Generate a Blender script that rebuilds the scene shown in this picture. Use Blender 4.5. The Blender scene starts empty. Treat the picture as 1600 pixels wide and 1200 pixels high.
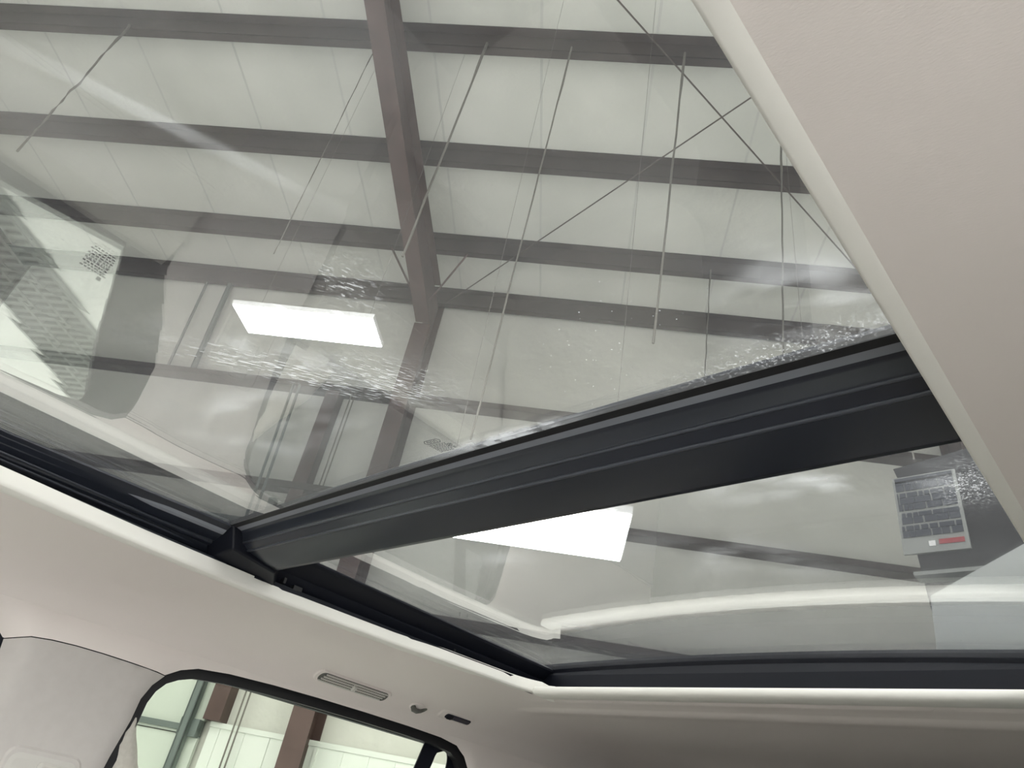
import bpy, bmesh, math, random
from mathutils import Vector, Matrix
from mathutils.geometry import delaunay_2d_cdt
random.seed(7)
SC = bpy.context.scene
COL = SC.collection

# ---------------------------------------------------------------- camera, world, exposure
H = 1.42                                    # eye height of the camera above the floor
cam_d = bpy.data.cameras.new('camera'); cam = bpy.data.objects.new('camera', cam_d); COL.objects.link(cam)
# image x, image down and forward axes in world space (X rearward, Y to the passenger side, Z up)
ax_r = Vector((0.651693, -0.740529, 0.163954))
ax_d = Vector((0.509311, 0.266935, -0.818156))
ax_f = Vector((0.562101, 0.616673, 0.551126))
ax_r = ax_r.normalized(); ax_f = (ax_f - ax_f.dot(ax_r)*ax_r).normalized(); ax_d = ax_f.cross(ax_r)
if ax_d.z > 0: ax_d = -ax_d
m = Matrix(((ax_r.x, -ax_d.x, -ax_f.x, 0), (ax_r.y, -ax_d.y, -ax_f.y, 0), (ax_r.z, -ax_d.z, -ax_f.z, H), (0, 0, 0, 1)))
cam.matrix_world = m
cam_d.sensor_width = 36.0; cam_d.lens = 1074.06/1600*36.0; cam_d.clip_start = 0.01; cam_d.clip_end = 200
SC.camera = cam
SC.view_settings.view_transform = 'Standard'; SC.view_settings.look = 'None'
SC.view_settings.exposure = 0.42; SC.view_settings.gamma = 1.0
SC.view_settings.use_curve_mapping = False
w = bpy.data.worlds.new('world'); SC.world = w; w.use_nodes = True
w.node_tree.nodes['Background'].inputs[0].default_value = (1.0, 0.985, 0.97, 1)
w.node_tree.nodes['Background'].inputs[1].default_value = 3.1
LAMP = 27.0                                 # radiance of the LED diffusers

# ---------------------------------------------------------------- frames of reference
PR = Vector((-0.628394, 0.777895)); QR = Vector((0.777895, 0.628394))
def B(p, q, u):                             # building frame (along wall, towards wall, above eye) -> world
    return Vector((p*PR.x + q*QR.x, p*PR.y + q*QR.y, u + H))
def W(r, s, z): return Vector((r, s, z + H))

# ---------------------------------------------------------------- helpers
def link(name, me, mat=None, parent=None):
    o = bpy.data.objects.new(name, me); COL.objects.link(o)
    if mat: me.materials.append(mat)
    if parent: o.parent = parent
    return o
def tag(o, label=None, cat=None, group=None, kind=None):
    if label: o['label'] = label
    if cat: o['category'] = cat
    if group: o['group'] = group
    if kind: o['kind'] = kind
    return o
def empty(name, loc, label, cat, group=None, kind=None):
    o = bpy.data.objects.new(name, None); COL.objects.link(o); o.location = loc
    bpy.context.view_layer.update()
    return tag(o, label, cat, group, kind)
def put(name, bm, mat, parent=None, smooth=False):
    bmesh.ops.recalc_face_normals(bm, faces=bm.faces)
    me = bpy.data.meshes.new(name)
    if parent is not None and parent.matrix_world.translation.length > 0 or parent is not None:
        mw = Matrix.Translation(-world_loc(parent)); bmesh.ops.transform(bm, matrix=mw, verts=bm.verts)
    bm.to_mesh(me); bm.free()
    if smooth:
        for f in me.polygons: f.use_smooth = True
    return link(name, me, mat, parent)
def world_loc(o):
    v = Vector((0, 0, 0))
    while o is not None: v += o.location; o = o.parent
    return v
def hexa(bm, c):                            # eight corners, bottom ring then top ring
    v = [bm.verts.new(x) for x in c]
    for f in ((0,1,2,3),(4,5,6,7),(0,1,5,4),(1,2,6,5),(2,3,7,6),(3,0,4,7)): bm.faces.new([v[i] for i in f])
def bbox(bm, p0, p1, q0, q1, u0, u1, F=B):
    hexa(bm, [F(p0,q0,u0),F(p1,q0,u0),F(p1,q1,u0),F(p0,q1,u0),F(p0,q0,u1),F(p1,q0,u1),F(p1,q1,u1),F(p0,q1,u1)])
def tube(bm, pts, rad, n=8, cap=True):
    pts = [Vector(p) for p in pts]; rings = []
    for i, p in enumerate(pts):
        d = (pts[min(i+1, len(pts)-1)] - pts[max(i-1, 0)]).normalized()
        a = d.cross(Vector((0, 0, 1)))
        if a.length < 1e-3: a = d.cross(Vector((0, 1, 0)))
        a.normalize(); b = d.cross(a)
        rr = rad[i] if isinstance(rad, (list, tuple)) else rad
        rings.append([bm.verts.new(p + rr*(math.cos(t)*a + math.sin(t)*b)) for t in [2*math.pi*k/n for k in range(n)]])
    for A, C in zip(rings, rings[1:]):
        for k in range(n): bm.faces.new([A[k], A[(k+1) % n], C[(k+1) % n], C[k]])
    if cap: bm.faces.new(rings[0]); bm.faces.new(rings[-1])
def prism(bm, poly, F, t0, t1):             # poly (a,b) extruded over t : F(a,b,t)
    A = [bm.verts.new(F(a, b, t0)) for a, b in poly]; C = [bm.verts.new(F(a, b, t1)) for a, b in poly]
    n = len(poly); bm.faces.new(A); bm.faces.new(C)
    for k in range(n): bm.faces.new([A[k], A[(k+1) % n], C[(k+1) % n], C[k]])
def loft(bm, rows, closed=False):
    V = [[bm.verts.new(p) for p in r] for r in rows]
    for A, C in zip(V, V[1:]):
        for k in range(len(A) - (0 if closed else 1)):
            bm.faces.new([A[k], A[(k+1) % len(A)], C[(k+1) % len(C)], C[k]])
    return V
def bevel(o, wd, seg=3, ang=30):
    b = o.modifiers.new('bevel', 'BEVEL'); b.width = wd; b.segments = seg; b.limit_method = 'ANGLE'; b.angle_limit = math.radians(ang)
    for f in o.data.polygons: f.use_smooth = True
    n = o.modifiers.new('wn', 'WEIGHTED_NORMAL'); n.keep_sharp = False
    return o
def offset(poly, d):                        # inset (d>0) of a clockwise or counter-clockwise polygon
    n = len(poly); ar = sum(poly[i][0]*poly[(i+1) % n][1]-poly[(i+1) % n][0]*poly[i][1] for i in range(n))
    sg = 1 if ar > 0 else -1; out = []
    for i in range(n):
        a, b, c = Vector(poly[i-1]), Vector(poly[i]), Vector(poly[(i+1) % n])
        e1 = (b-a).normalized(); e2 = (c-b).normalized()
        n1 = Vector((-e1.y, e1.x))*sg; n2 = Vector((-e2.y, e2.x))*sg
        nn = n1 + n2
        nn = nn.normalized() if nn.length > 1e-4 else n1
        out.append(tuple(b + nn*d/max(0.5, nn.dot(n1))))
    return out

# ---------------------------------------------------------------- materials
def mat(name, col, rough=0.6, metal=0.0, spec=0.5):
    m_ = bpy.data.materials.new(name); m_.use_nodes = True
    b = m_.node_tree.nodes['Principled BSDF']
    b.inputs['Base Color'].default_value = (*col, 1); b.inputs['Roughness'].default_value = rough
    b.inputs['Metallic'].default_value = metal; b.inputs['Specular IOR Level'].default_value = spec
    return m_
def nd(nt, t, **kw):
    n = nt.nodes.new(t)
    for k, v in kw.items(): setattr(n, k, v)
    return n
def varied(name, c1, c2, scale=3.0, rough=0.7, bump=0.0, bscale=20.0, detail=4, metal=0.0, spec=0.5):
    m_ = mat(name, c1, rough, metal, spec); nt = m_.node_tree; b = nt.nodes['Principled BSDF']
    g = nd(nt, 'ShaderNodeNewGeometry'); no = nd(nt, 'ShaderNodeTexNoise'); no.inputs['Scale'].default_value = scale; no.inputs['Detail'].default_value = detail
    nt.links.new(g.outputs['Position'], no.inputs['Vector'])
    r = nd(nt, 'ShaderNodeValToRGB'); r.color_ramp.elements[0].position = 0.35; r.color_ramp.elements[1].position = 0.65
    r.color_ramp.elements[0].color = (*c1, 1); r.color_ramp.elements[1].color = (*c2, 1)
    nt.links.new(no.outputs['Fac'], r.inputs['Fac']); nt.links.new(r.outputs['Color'], b.inputs['Base Color'])
    if bump:
        n2 = nd(nt, 'ShaderNodeTexNoise'); n2.inputs['Scale'].default_value = bscale; n2.inputs['Detail'].default_value = 3
        nt.links.new(g.outputs['Position'], n2.inputs['Vector'])
        bp = nd(nt, 'ShaderNodeBump'); bp.inputs['Strength'].default_value = bump; bp.inputs['Distance'].default_value = 0.02
        nt.links.new(n2.outputs['Fac'], bp.inputs['Height']); nt.links.new(bp.outputs['Normal'], b.inputs['Normal'])
    return m_
M = {}
M['steel'] = varied('red oxide steel', (0.062, 0.034, 0.029), (0.095, 0.056, 0.050), 2.5, 0.55)
M['purlin'] = varied('dark purlin steel', (0.032, 0.022, 0.019), (0.055, 0.040, 0.036), 1.5, 0.55)
M['wire'] = mat('dull wire', (0.18, 0.17, 0.15), 0.5, 0.4)
M['rod'] = mat('brace rod steel', (0.12, 0.10, 0.09), 0.5, 0.6)
M['concrete'] = varied('pale floor coating', (0.74, 0.75, 0.74), (0.80, 0.81, 0.80), 1.2, 0.5)
M['grate'] = mat('galvanised grate', (0.30, 0.32, 0.31), 0.45, 0.5)
M['mat'] = mat('reflection dimming rubber', (0.05, 0.05, 0.055), 0.8)  # for the added mat that darkens a floor reflection
M['drain'] = mat('drain channel', (0.06, 0.06, 0.06), 0.8)
M['liner'] = varied('white liner panel', (0.74, 0.78, 0.72), (0.80, 0.83, 0.78), 1.0, 0.4)
M['door'] = varied('overhead door skin', (0.60, 0.65, 0.58), (0.65, 0.70, 0.63), 1.0, 0.5)
M['track'] = mat('galvanised track', (0.16, 0.19, 0.18), 0.45, 0.4)
M['cream'] = mat('cream opening trim', (0.77, 0.755, 0.71), 0.8, 0, 0.2)
M['pillar'] = varied('pillar trim fabric', (0.47, 0.445, 0.425), (0.49, 0.465, 0.445), 60, 0.85)
M['plastic'] = mat('cream moulded plastic', (0.50, 0.485, 0.455), 0.5)
M['black'] = mat('black rail plastic', (0.018, 0.021, 0.030), 0.30)
M['bead'] = mat('satin black bead', (0.05, 0.055, 0.07), 0.28)
M['black2'] = mat('black satin frame', (0.006, 0.007, 0.012), 0.5, 0, 0.25)
M['rubber'] = mat('black rubber seal', (0.010, 0.010, 0.012), 0.55)
M['ledge'] = mat('grey edge seal', (0.20, 0.21, 0.24), 0.45)
M['lens'] = mat('dark lamp lens', (0.02, 0.02, 0.035), 0.15)
M['slot'] = mat('dark vent slot', (0.10, 0.10, 0.09), 0.7)
M['leather'] = varied('light seat leather', (0.40, 0.385, 0.355), (0.44, 0.425, 0.39), 5, 0.5)
M['darkseat'] = mat('dark cargo trim', (0.03, 0.03, 0.03), 0.8)
M['carpet'] = mat('car carpet', (0.12, 0.11, 0.10), 0.95)
M['board'] = mat('charcoal board', (0.022, 0.022, 0.025), 0.8)
M['hood'] = mat('pale grey sheet metal', (0.40, 0.42, 0.41), 0.55)
M['paper'] = mat('grey white paper', (0.26, 0.27, 0.26), 0.8)
M['ink'] = mat('printed ink', (0.05, 0.055, 0.07), 0.8)
M['redink'] = mat('red print', (0.30, 0.05, 0.06), 0.8)
M['belt'] = varied('beige belt webbing', (0.50, 0.48, 0.43), (0.55, 0.53, 0.48), 200, 0.8)
M['housing'] = mat('white lamp housing', (0.7, 0.7, 0.7), 0.5)
M['frit'] = mat('dark glass marking', (0.07, 0.075, 0.08), 0.7)

def headliner_mat():
    m_ = mat('headliner knit', (0.72, 0.665, 0.635), 0.95, 0, 0.2); nt = m_.node_tree; b = nt.nodes['Principled BSDF']
    g = nd(nt, 'ShaderNodeNewGeometry'); no = nd(nt, 'ShaderNodeTexNoise'); no.inputs['Scale'].default_value = 1400; no.inputs['Detail'].default_value = 2
    mp = nd(nt, 'ShaderNodeMapping'); mp.inputs['Rotation'].default_value = (0, 0, 0.7); mp.inputs['Scale'].default_value = (1, 0.3, 1)
    nt.links.new(g.outputs['Position'], mp.inputs[0]); nt.links.new(mp.outputs[0], no.inputs['Vector'])
    bp = nd(nt, 'ShaderNodeBump'); bp.inputs['Strength'].default_value = 0.15; bp.inputs['Distance'].default_value = 0.0006
    nt.links.new(no.outputs['Fac'], bp.inputs['Height']); nt.links.new(bp.outputs['Normal'], b.inputs['Normal'])
    return m_
M['headliner'] = headliner_mat()

def insulation(name, seams):
    m_ = mat(name, (0.7, 0.7, 0.65), 0.6); nt = m_.node_tree; b = nt.nodes['Principled BSDF']
    g = nd(nt, 'ShaderNodeNewGeometry')
    no = nd(nt, 'ShaderNodeTexNoise'); no.inputs['Scale'].default_value = 0.9; no.inputs['Detail'].default_value = 5
    nt.links.new(g.outputs['Position'], no.inputs['Vector'])
    r = nd(nt, 'ShaderNodeValToRGB'); r.color_ramp.elements[0].position = 0.3; r.color_ramp.elements[1].position = 0.7
    r.color_ramp.elements[0].color = (0.60, 0.60, 0.55, 1); r.color_ramp.elements[1].color = (0.70, 0.695, 0.645, 1)
    nt.links.new(no.outputs['Fac'], r.inputs['Fac'])
    dp = nd(nt, 'ShaderNodeVectorMath', operation='DOT_PRODUCT'); dp.inputs[1].default_value = (PR.x, PR.y, 0)
    nt.links.new(g.outputs['Position'], dp.inputs[0])
    def mth(op, a, c=None, clamp=False):
        n = nd(nt, 'ShaderNodeMath', operation=op, use_clamp=clamp)
        for i, x in enumerate((a, c)):
            if x is None: continue
            if isinstance(x, (int, float)): n.inputs[i].default_value = x
            else: nt.links.new(x, n.inputs[i])
        return n.outputs[0]
    col = r.outputs['Color']
    if seams:                                # laps between the blankets: narrow yellowed strips
        x = mth('FRACT', mth('DIVIDE', mth('ADD', dp.outputs['Value'], 40.0*1.3+0.19), 1.3))
        d = mth('ABSOLUTE', mth('SUBTRACT', x, 0.5)); fac = mth('GREATER_THAN', d, 0.488)
        mx = nd(nt, 'ShaderNodeMix', data_type='RGBA'); nt.links.new(fac, mx.inputs[0]); nt.links.new(col, mx.inputs[6])
        mx.inputs[7].default_value = (0.56, 0.555, 0.52, 1); col = mx.outputs[2]
    nt.links.new(col, b.inputs['Base Color'])
    n2 = nd(nt, 'ShaderNodeTexNoise'); n2.inputs['Scale'].default_value = 2.2; n2.inputs['Detail'].default_value = 4
    nt.links.new(g.outputs['Position'], n2.inputs['Vector'])
    bp = nd(nt, 'ShaderNodeBump'); bp.inputs['Strength'].default_value = 0.5; bp.inputs['Distance'].default_value = 0.08
    nt.links.new(n2.outputs['Fac'], bp.inputs['Height']); nt.links.new(bp.outputs['Normal'], b.inputs['Normal'])
    return m_
M['roofing'] = insulation('white faced roof insulation', True)
M['walling'] = insulation('white faced wall insulation', False)

def lamp_mat():
    m_ = bpy.data.materials.new('led diffuser'); m_.use_nodes = True; nt = m_.node_tree; nt.nodes.clear()
    e = nd(nt, 'ShaderNodeEmission'); e.inputs[0].default_value = (1.0, 1.0, 0.98, 1); e.inputs[1].default_value = LAMP
    o = nd(nt, 'ShaderNodeOutputMaterial'); nt.links.new(e.outputs[0], o.inputs[0]); return m_
M['lamp'] = lamp_mat()

def glass_mat(name, tint, boost, smudges, base_dirt, specks):
    m_ = bpy.data.materials.new(name); m_.use_nodes = True; nt = m_.node_tree; nt.nodes.clear()
    L = nt.links.new
    g = nd(nt, 'ShaderNodeNewGeometry')
    def mth(op, a, c=None, clamp=False):
        n = nd(nt, 'ShaderNodeMath', operation=op, use_clamp=clamp)
        for i, x in enumerate((a, c)):
            if x is None: continue
            if isinstance(x, (int, float)): n.inputs[i].default_value = x
            else: L(x, n.inputs[i])
        return n.outputs[0]
    dp = nd(nt, 'ShaderNodeVectorMath', operation='DOT_PRODUCT'); L(g.outputs['Incoming'], dp.inputs[0]); L(g.outputs['Normal'], dp.inputs[1])
    c = mth('ABSOLUTE', dp.outputs['Value']); k = mth('POWER', mth('SUBTRACT', 1.0, c), 4.0)
    R = mth('MULTIPLY', mth('ADD', mth('MULTIPLY', k, 0.98), 0.014), boost, True)
    tr = nd(nt, 'ShaderNodeBsdfTransparent'); tr.inputs[0].default_value = (*tint, 1)
    gl = nd(nt, 'ShaderNodeBsdfGlossy'); gl.inputs['Roughness'].default_value = 0.0; gl.inputs[0].default_value = (1, 1, 1, 1)
    mx = nd(nt, 'ShaderNodeMixShader'); L(R, mx.inputs[0]); L(tr.outputs[0], mx.inputs[1]); L(gl.outputs[0], mx.inputs[2])
    out = nd(nt, 'ShaderNodeOutputMaterial')
    if base_dirt > 0:
        df = nd(nt, 'ShaderNodeBsdfDiffuse'); df.inputs[0].default_value = (0.82, 0.84, 0.87, 1)
        tl = nd(nt, 'ShaderNodeBsdfTranslucent'); tl.inputs[0].default_value = (0.82, 0.84, 0.87, 1)
        dm = nd(nt, 'ShaderNodeMixShader'); dm.inputs[0].default_value = 0.75; L(df.outputs[0], dm.inputs[1]); L(tl.outputs[0], dm.inputs[2])
        sep = nd(nt, 'ShaderNodeSeparateXYZ'); L(g.outputs['Position'], sep.inputs[0])
        def noise(scale, stretch=(1, 1, 1), rot=0.0, detail=4, lo=0.45, hi=0.7):
            m0 = nd(nt, 'ShaderNodeMapping'); m0.inputs['Rotation'].default_value = (0, 0, -rot); L(g.outputs['Position'], m0.inputs[0])
            mp = nd(nt, 'ShaderNodeMapping'); mp.inputs['Scale'].default_value = stretch
            L(m0.outputs[0], mp.inputs[0])
            n = nd(nt, 'ShaderNodeTexNoise'); n.inputs['Scale'].default_value = scale; n.inputs['Detail'].default_value = detail; L(mp.outputs[0], n.inputs['Vector'])
            mr = nd(nt, 'ShaderNodeMapRange'); mr.inputs[1].default_value = lo; mr.inputs[2].default_value = hi; L(n.outputs['Fac'], mr.inputs[0])
            return mr.outputs[0]
        cloudy = noise(9.0, (1, 1, 1), 0.3, 5, 0.42, 0.72)
        fac = mth('ADD', mth('MULTIPLY', cloudy, base_dirt*0.7), base_dirt)
        for (r0, s0, rr, rs, rot, amt, ns, st, lo, hi) in smudges:
            x = mth('SUBTRACT', sep.outputs[0], r0); y = mth('SUBTRACT', sep.outputs[1], s0)
            ca, sa = math.cos(rot), math.sin(rot)
            u = mth('DIVIDE', mth('ADD', mth('MULTIPLY', x, ca), mth('MULTIPLY', y, sa)), rr)
            v = mth('DIVIDE', mth('SUBTRACT', mth('MULTIPLY', y, ca), mth('MULTIPLY', x, sa)), rs)
            d2 = mth('ADD', mth('MULTIPLY', u, u), mth('MULTIPLY', v, v))
            e = mth('EXPONENT', mth('MULTIPLY', d2, -1.6))
            fac = mth('ADD', fac, mth('MULTIPLY', mth('MULTIPLY', e, amt), noise(ns, st, rot, 4, lo, hi)))
        if specks:
            for sc_, th, dens in ((55, 0.035, 0.60), (140, 0.06, 0.64)):
                vo = nd(nt, 'ShaderNodeTexVoronoi'); vo.inputs['Scale'].default_value = sc_; L(g.outputs['Position'], vo.inputs['Vector'])
                sp = mth('MULTIPLY', mth('LESS_THAN', vo.outputs['Distance'], th), noise(6, (1, 1, 1), 0, 2, dens, dens+0.05))
                fac = mth('ADD', fac, mth('MULTIPLY', sp, 0.5))
        fac = mth('MINIMUM', fac, 0.7, True)
        m2 = nd(nt, 'ShaderNodeMixShader'); L(fac, m2.inputs[0]); L(mx.outputs[0], m2.inputs[1]); L(dm.outputs[0], m2.inputs[2])
        L(m2.outputs[0], out.inputs[0])
    else: L(mx.outputs[0], out.inputs[0])
    return m_
SM_FRONT = [ # r, s, half sizes, rotation, amount, noise scale, stretch, lo, hi
    (0.215, 0.515, 0.13, 0.022, -0.70, 0.75, 520, (0.15, 1, 1), 0.56, 0.66),
    (0.195, 0.50, 0.10, 0.020, -0.70, 0.30, 60, (0.5, 1, 1), 0.48, 0.70),
    (0.265, 0.44, 0.06, 0.035, -0.60, 0.60, 560, (0.18, 1, 1), 0.56, 0.67),
    (0.165, 0.375, 0.03, 0.03, -0.50, 0.45, 500, (0.3, 1, 1), 0.57, 0.68),
    (0.25, 0.62, 0.07, 0.10, 0.3, 0.22, 30, (1, 0.5, 1), 0.48, 0.70),
    (0.33, 0.12, 0.05, 0.05, 0.2, 0.30, 35, (1, 0.5, 1), 0.47, 0.70),
    (0.375, 0.14, 0.02, 0.12, 0.0, 0.30, 420, (1, 1, 1), 0.54, 0.66),
    (0.02, 0.355, 0.09, 0.004, -0.35, 0.14, 12, (1, 1, 1), 0.25, 0.5),
    (0.385, 0.40, 0.008, 0.10, 0.05, 0.55, 60, (1, 1, 1), 0.30, 0.55)]
SM_REAR = [
    (0.56, 0.20, 0.04, 0.12, 0.2, 0.30, 30, (1, 0.5, 1), 0.46, 0.68),
    (0.60, 0.09, 0.05, 0.03, 0.5, 0.40, 420, (1, 1, 1), 0.54, 0.66),
    (0.63, 0.64, 0.05, 0.06, 0.0, 0.15, 25, (1, 0.6, 1), 0.45, 0.68),
    (0.70, 0.35, 0.07, 0.14, 0.3, 0.16, 30, (1, 0.4, 1), 0.47, 0.70),
    (0.90, 0.72, 0.02, 0.05, 0.9, 0.35, 160, (1, 0.15, 1), 0.54, 0.68)]
M['glass_f'] = glass_mat('front roof glass', (0.88, 0.89, 0.89), 2.5, SM_FRONT, 0.018, True)
M['glass_r'] = glass_mat('rear roof glass', (0.88, 0.89, 0.89), 1.6, SM_REAR, 0.020, True)
M['privacy'] = glass_mat('privacy glass', (0.35, 0.38, 0.37), 1.0, [], 0.0, False)
M['glass_s'] = glass_mat('side window glass', (0.93, 0.955, 0.91), 1.0, [], 0.0, False)

# ================================================================ THE BUILDING
D = 8.6; EU = 7.05; SL = 0.083; PMIN, PMAX = -11.0, 13.0; QMIN = -4.6; QR_ = -0.5; FU = -H
def roofu(q): return EU + SL*(D - max(q, QR_)) - SL*max(0, QR_ - q) + 0.26
bm = bmesh.new(); bbox(bm, PMIN-.2, PMAX+.2, QMIN-.2, D+.2, FU-0.2, FU); tag(put('floor', bm, M['concrete']), kind='structure')
bm = bmesh.new()
prism(bm, [(D+.2, roofu(D+.2)), (QR_, roofu(QR_)), (QMIN-.2, roofu(QMIN-.2)), (QMIN-.2, roofu(QMIN-.2)+.15), (QR_, roofu(QR_)+.15), (D+.2, roofu(D+.2)+.15)], lambda q, u, p: B(p, q, u), PMIN-.2, PMAX+.2)
tag(put('ceiling', bm, M['roofing']), kind='structure')
def wall(name, *a):
    bm = bmesh.new(); bbox(bm, *a); return tag(put(name, bm, M['walling']), kind='structure')
wall('wall_back', PMIN, PMAX, D, D+.2, FU, 7.4)
bm = bmesh.new()                             # front wall with an unseen open bay, added to let daylight in
for a in ((PMIN, -6.0, FU, 7.4), (8.0, PMAX, FU, 7.4), (-6.0, 8.0, 3.3, 7.4)): bbox(bm, a[0], a[1], QMIN-.2, QMIN, a[2], a[3])
tag(put('wall_front', bm, M['walling']), kind='structure')
bm = bmesh.new(); bbox(bm, PMIN-15, PMAX+15, QMIN-25, QMIN-.2, FU-.2, FU-.02); tag(put('floor_apron', bm, M['concrete']), kind='structure')
wall('wall_left', PMAX, PMAX+.2, QMIN-.2, D+.2, FU, 8.2)
wall('wall_right', PMIN-.2, PMIN, QMIN-.2, D+.2, FU, 8.2)

# --- roof purlins and wall girts
def purlin(q, label):
    bm = bmesh.new(); t = roofu(q); h = 0.26; fl = 0.10
    bbox(bm, PMIN, PMAX, q, q+0.008, t-h, t)
    bbox(bm, PMIN, PMAX, q, q+fl, t-h, t-h+0.006)
    bbox(bm, PMIN, PMAX, q+fl-0.004, q+fl, t-h, t-h+0.022)
    bbox(bm, PMIN, PMAX, q-fl, q, t-0.008, t-0.001)
    return tag(put('roof_purlin', bm, M['purlin']), label, 'purlin', 'roof purlins')
purlin(4.28, 'dark steel roof purlin nearest the top edge of the front glass')
purlin(5.80, 'dark steel roof purlin, second down through the front glass')
purlin(7.33, 'dark steel roof purlin just above the knee brace struts')
purlin(8.45, 'dark steel eave purlin meeting the top of the brown column')
for i, q in enumerate((2.76, 1.24, -0.28)):
    purlin(q, ['dark steel roof purlin directly over the car, nearest the wall', 'dark steel roof purlin over the middle of the car', 'dark steel roof purlin next to the roof ridge'][i])
def girt(u, p0, p1, label, dep=0.24, th=0.09):
    bm = bmesh.new()
    bbox(bm, p0, p1, D-dep, D, u, u+0.008)
    bbox(bm, p0, p1, D-dep, D-dep+0.006, u, u+th)
    bbox(bm, p0, p1, D-dep, D-dep+0.02, u+th-.004, u+th)
    return tag(put('wall_girt', bm, M['purlin']), label, 'girt', 'wall girts')
girt(5.13, PMIN, PMAX, 'dark horizontal wall girt, highest one below the eave')
girt(3.50, PMIN, PMAX, 'dark horizontal wall girt, middle one, crossing behind the roof crossbar')
girt(2.05, PMIN, 2.55, 'dark horizontal wall girt low behind the rear glass corner')

# --- the rigid frame
PW = 2.77
def frame(pw, label, braces):
    e = empty('rigid_frame', B(pw, 8.3, FU), label, 'steel frame', 'rigid frames')
    bm = bmesh.new()                         # column
    bbox(bm, pw-.006, pw+.006, 8.06, D-.02, FU, EU-.02)
    bbox(bm, pw-.125, pw+.125, 8.05, 8.062, FU, EU-.75)
    bbox(bm, pw-.10, pw+.10, D-.03, D-.005, FU, EU+.1)
    bbox(bm, pw-.15, pw+.15, 8.0, D-.02, FU, FU+.02)
    put('column', bm, M['steel'], e)
    bm = bmesh.new()
    pur = lambda q: roofu(q) - .26
    dep = lambda q: 0.42 + 0.40*max(0, (q-2.5)/6.1)
    qs = [8.05, 7, 6, 5, 4, 3, 2, 1, 0, -1, -3, QMIN+.01]
    for a, b in zip(qs, qs[1:]):
        ta, tb = pur(a), pur(b); la, lb = ta-dep(a), tb-dep(b)
        F = lambda q, u, p: B(p, q, u)
        prism(bm, [(a, la), (a, ta), (b, tb), (b, lb)], F, pw-.005, pw+.005)
        prism(bm, [(a, la), (a, la+.012), (b, lb+.012), (b, lb)], F, pw-.11, pw+.11)
        prism(bm, [(a, ta-.012), (a, ta), (b, tb), (b, tb-.012)], F, pw-.11, pw+.11)
    prism(bm, [(8.05, EU-.75), (8.05, pur(8.05)), (8.58, pur(8.58)), (8.58, EU-.75)], lambda q, u, p: B(p, q, u), pw-.005, pw+.005)
    put('rafter', bm, M['steel'], e)
    for q0, q1, s in braces:
        bm = bmesh.new(); tube(bm, [B(pw+.1*s, q0, pur(q0)-dep(q0)+.15), B(pw+.62*s, q1, pur(q1)+.05)], 0.016, 6)
        put('flange_brace', bm, M['steel'], e)
    return e
frame(PW, 'brown steel portal frame, its rafter and column seen through the roof glass', [(7.75, 7.36, 1), (7.75, 7.36, -1)])
frame(PW+7.6, 'brown steel portal frame beyond the overhead door', [])
frame(PW-7.6, 'brown steel portal frame at the far right of the wall', [])

# --- cross bracing rods, hanging cables
def rod(a, b, label):
    bm = bmesh.new(); tube(bm, [B(*a), B(*b)], 0.010, 6)
    tag(put('brace_rod', bm, M['rod']), label, 'brace rod', 'roof brace rods')
ru = lambda q: roofu(q) - 0.285
rod((0.66, 3.35, ru(3.35)), (-4.55, 8.2, ru(8.2)), 'thin diagonal brace rod running down towards the beige headliner edge')
rod((2.6, 8.4, ru(8.4)), (-3.1, 2.95, ru(2.95)-.04), 'thin diagonal brace rod rising from the rafter knee')
def cable(p, q, p1, u1, label, r=0.009, wob=0.01):
    bm = bmesh.new(); u0 = roofu(q)-.2; n = 14; pts = []
    for i in range(n+1):
        t = i/n; pts.append(B(p+(p1-p)*t+random.uniform(-wob, wob)*0.4*(0 < i < n), q+random.uniform(-wob, wob)*0.3*(0 < i < n), u0+(u1-u0)*t))
    tube(bm, pts, [r*(1.5 if i < 3 else 1.0) for i in range(n+1)], 6)
    tag(put('hanging_cable', bm, M['wire']), label, 'cable', 'cables hanging from the purlins')
cable(1.71, 4.27, 1.82, 4.05, 'thin cable hanging just right of the brown rafter', 0.011)
cable(0.74, 4.27, 0.87, 2.34, 'thin cable hanging second to the right of the brown rafter', 0.008)
cable(-0.51, 4.27, -0.37, 3.38, 'thin cable hanging where the two brace rods are nearest', 0.011)
cable(-1.81, 5.3, -1.67, 4.14, 'thin cable hanging closest to the beige headliner edge')
cable(6.17, 4.27, 6.18, 5.02, 'thin crooked cable hanging at the far left of the front glass', 0.012, 0.035)
cable(2.98, 4.27, 2.97, 3.94, 'faint thin cable hanging just left of the brown rafter', 0.005)
cable(-1.37, 7.3, -1.30, 5.11, 'short thin cable below the third purlin near the crossbar', 0.008)

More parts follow.
